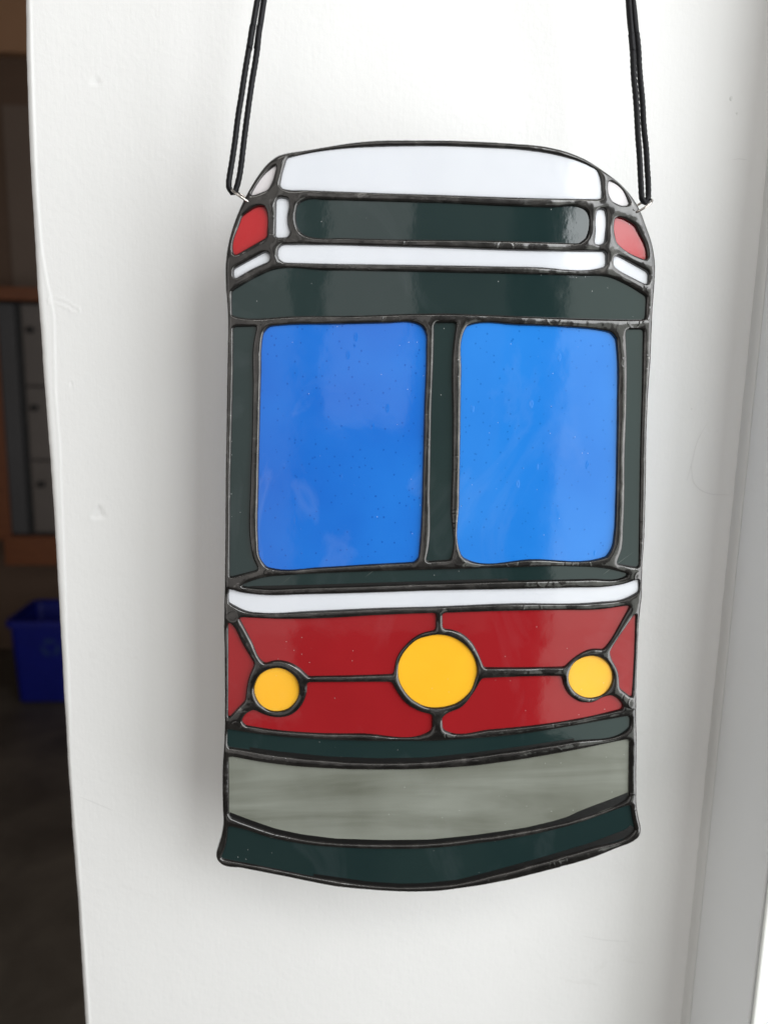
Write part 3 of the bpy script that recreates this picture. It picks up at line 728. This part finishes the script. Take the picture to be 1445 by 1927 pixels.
cab = empty('drawer_cabinet', (xx(60, D1, 1000), D1 + .03, zr1 + .002))
tag(cab, 'warm grey metal drawer cabinet with dark round knobs under the wooden counter', 'cabinet')
cf = D1 + .02
zc0, zc1 = zr1 + .002, zt0 - .004
xa, xb, xc = xx(9, cf, 800), xx(44, cf, 800), xx(54, cf, 800)
box('carcass', xa - .01, xb + .55, cf + .02, D2 - .03, zc0, zc1, MAT['black'], cab)
box('door', xa, xb - .01, cf, cf + .019, zc0 + .01, zc1 - .005, MAT['darkgrey'], cab, .003)
cuts = [zz(y, cf, 75) for y in (1003, 866, 727)] + [zc1 - .004]
xw = .42
kn_mat = MAT['black']
for i in range(3):
    d_ = box('drawer_front', xc, xc + xw, cf - .004, cf + .019, cuts[i] + .004, cuts[i+1] - .003, MAT['drawer'], cab, .004)
for i, (kx, ky) in enumerate(((78, 911), (65, 767), (57, 620))):
    c = hit_y(kx, ky, cf - .02)
    bm = bmesh.new(); bmesh.ops.create_cone(bm, cap_ends=True, segments=16, radius1=.012, radius2=.015, depth=.03)
    bmesh.ops.rotate(bm, verts=bm.verts, cent=(0, 0, 0), matrix=Matrix.Rotation(math.radians(90), 3, 'X'))
    for v_ in bm.verts: v_.co += c
    from_bm('knob', bm, kn_mat, cab, True)

ceil = box('ceiling', -5, 6, .6, D2 + .15, 3.75, 3.85, MAT['tanwall']); tag(ceil, kind='structure')
sw = box('side_wall', -2.6, -2.5, .5, D2, 0, 3.75, MAT['backwall']); tag(sw, kind='structure')
# dark post between the room and the window, behind the photographer: it shows as an upright band in the glass
post = box('window_post', .47, .585, -1.68, -1.60, 0, 2.9, MAT['darkgrey'], None, .004)
tag(post, 'dark upright post beside the window, seen only as a band mirrored in the glass', 'post')

# recycling bin
bn = empty('recycling_bin', (xx(90, BY, 1320), BY, 0)); bn['label'] = 'blue plastic recycling bin with a faint arrow symbol on the dark floor'; bn['category'] = 'bin'
bx0, bx1 = xx(32, BY, 1320), xx(32, BY, 1320) + .30
tx0 = xx(14, BY, 1135); ztop = zz(1165, BY, 20)
def ring_pts(x0, x1, y0, y1, z, r=.03, k=5):
    out = []
    for cx_, cy_, a0 in ((x1-r, y1-r, 0), (x0+r, y1-r, 90), (x0+r, y0+r, 180), (x1-r, y0+r, 270)):
        for i in range(k + 1):
            a = math.radians(a0 + 90 * i / k); out.append((cx_ + r * math.cos(a), cy_ + r * math.sin(a), z))
    return out
def loft(rings):
    vs, fs = [], []
    for R in rings: vs += R
    n = len(rings[0])
    for i in range(len(rings) - 1):
        for k in range(n): fs.append((i*n+k, i*n+(k+1) % n, (i+1)*n+(k+1) % n, (i+1)*n+k))
    return vs, fs
dx = (bx0 - tx0)
vs, fs = loft([ring_pts(bx0+.02, bx1-.02, BY+.03, BY+.24, .004), ring_pts(bx0, bx1, BY+.01, BY+.26, .012), ring_pts(tx0+.008, bx1+dx-.008, BY-.03, BY+.30, ztop-.02), ring_pts(tx0+.014, bx1+dx-.014, BY-.024, BY+.294, ztop-.02), ring_pts(bx0+.008, bx1-.008, BY+.02, BY+.25, .02)])
n = len(ring_pts(0, 1, 0, 1, 0)); fs += [tuple(range(n))[::-1], tuple(range(4*n, 5*n))]
from_py('body', vs, fs, MAT['bin'], bn, False)
vs, fs = loft([ring_pts(tx0+.004, bx1+dx-.004, BY-.034, BY+.304, ztop-.03), ring_pts(tx0-.006, bx1+dx+.006, BY-.042, BY+.312, ztop-.028), ring_pts(tx0-.006, bx1+dx+.006, BY-.042, BY+.312, ztop), ring_pts(tx0+.012, bx1+dx-.012, BY-.026, BY+.296, ztop)])
from_py('rim', vs, fs, MAT['bin'], bn, False)
# three chasing arrows, on the sloping front
c0 = hit_y(96, 1218, BY - .012)
vs, fs = [], []
slope = .04 / (ztop - .012)
for k in range(3):
    a = math.radians(90 + 120 * k)
    R1, R2 = .042, .026
    def pt(r, ang): 
        x = c0.x + r * math.cos(ang); z = c0.z + r * math.sin(ang)
        return (x, BY + .01 - slope * (z - .012) - .0025, z)
    arc = [a + math.radians(-42 + 16 * i) for i in range(5)]
    b0 = len(vs)
    for an in arc: vs += [pt(R1, an), pt(R2, an)]
    for i in range(4): fs.append((b0+2*i, b0+2*i+1, b0+2*i+3, b0+2*i+2))
    b1_ = len(vs); an = arc[-1]
    vs += [pt(R1 + .009, an), pt(R2 - .009, an), pt((R1 + R2) / 2, an + math.radians(34))]; fs.append((b1_, b1_+1, b1_+2))
from_py('recycling_symbol', vs, fs, MAT['symbol'], bn)
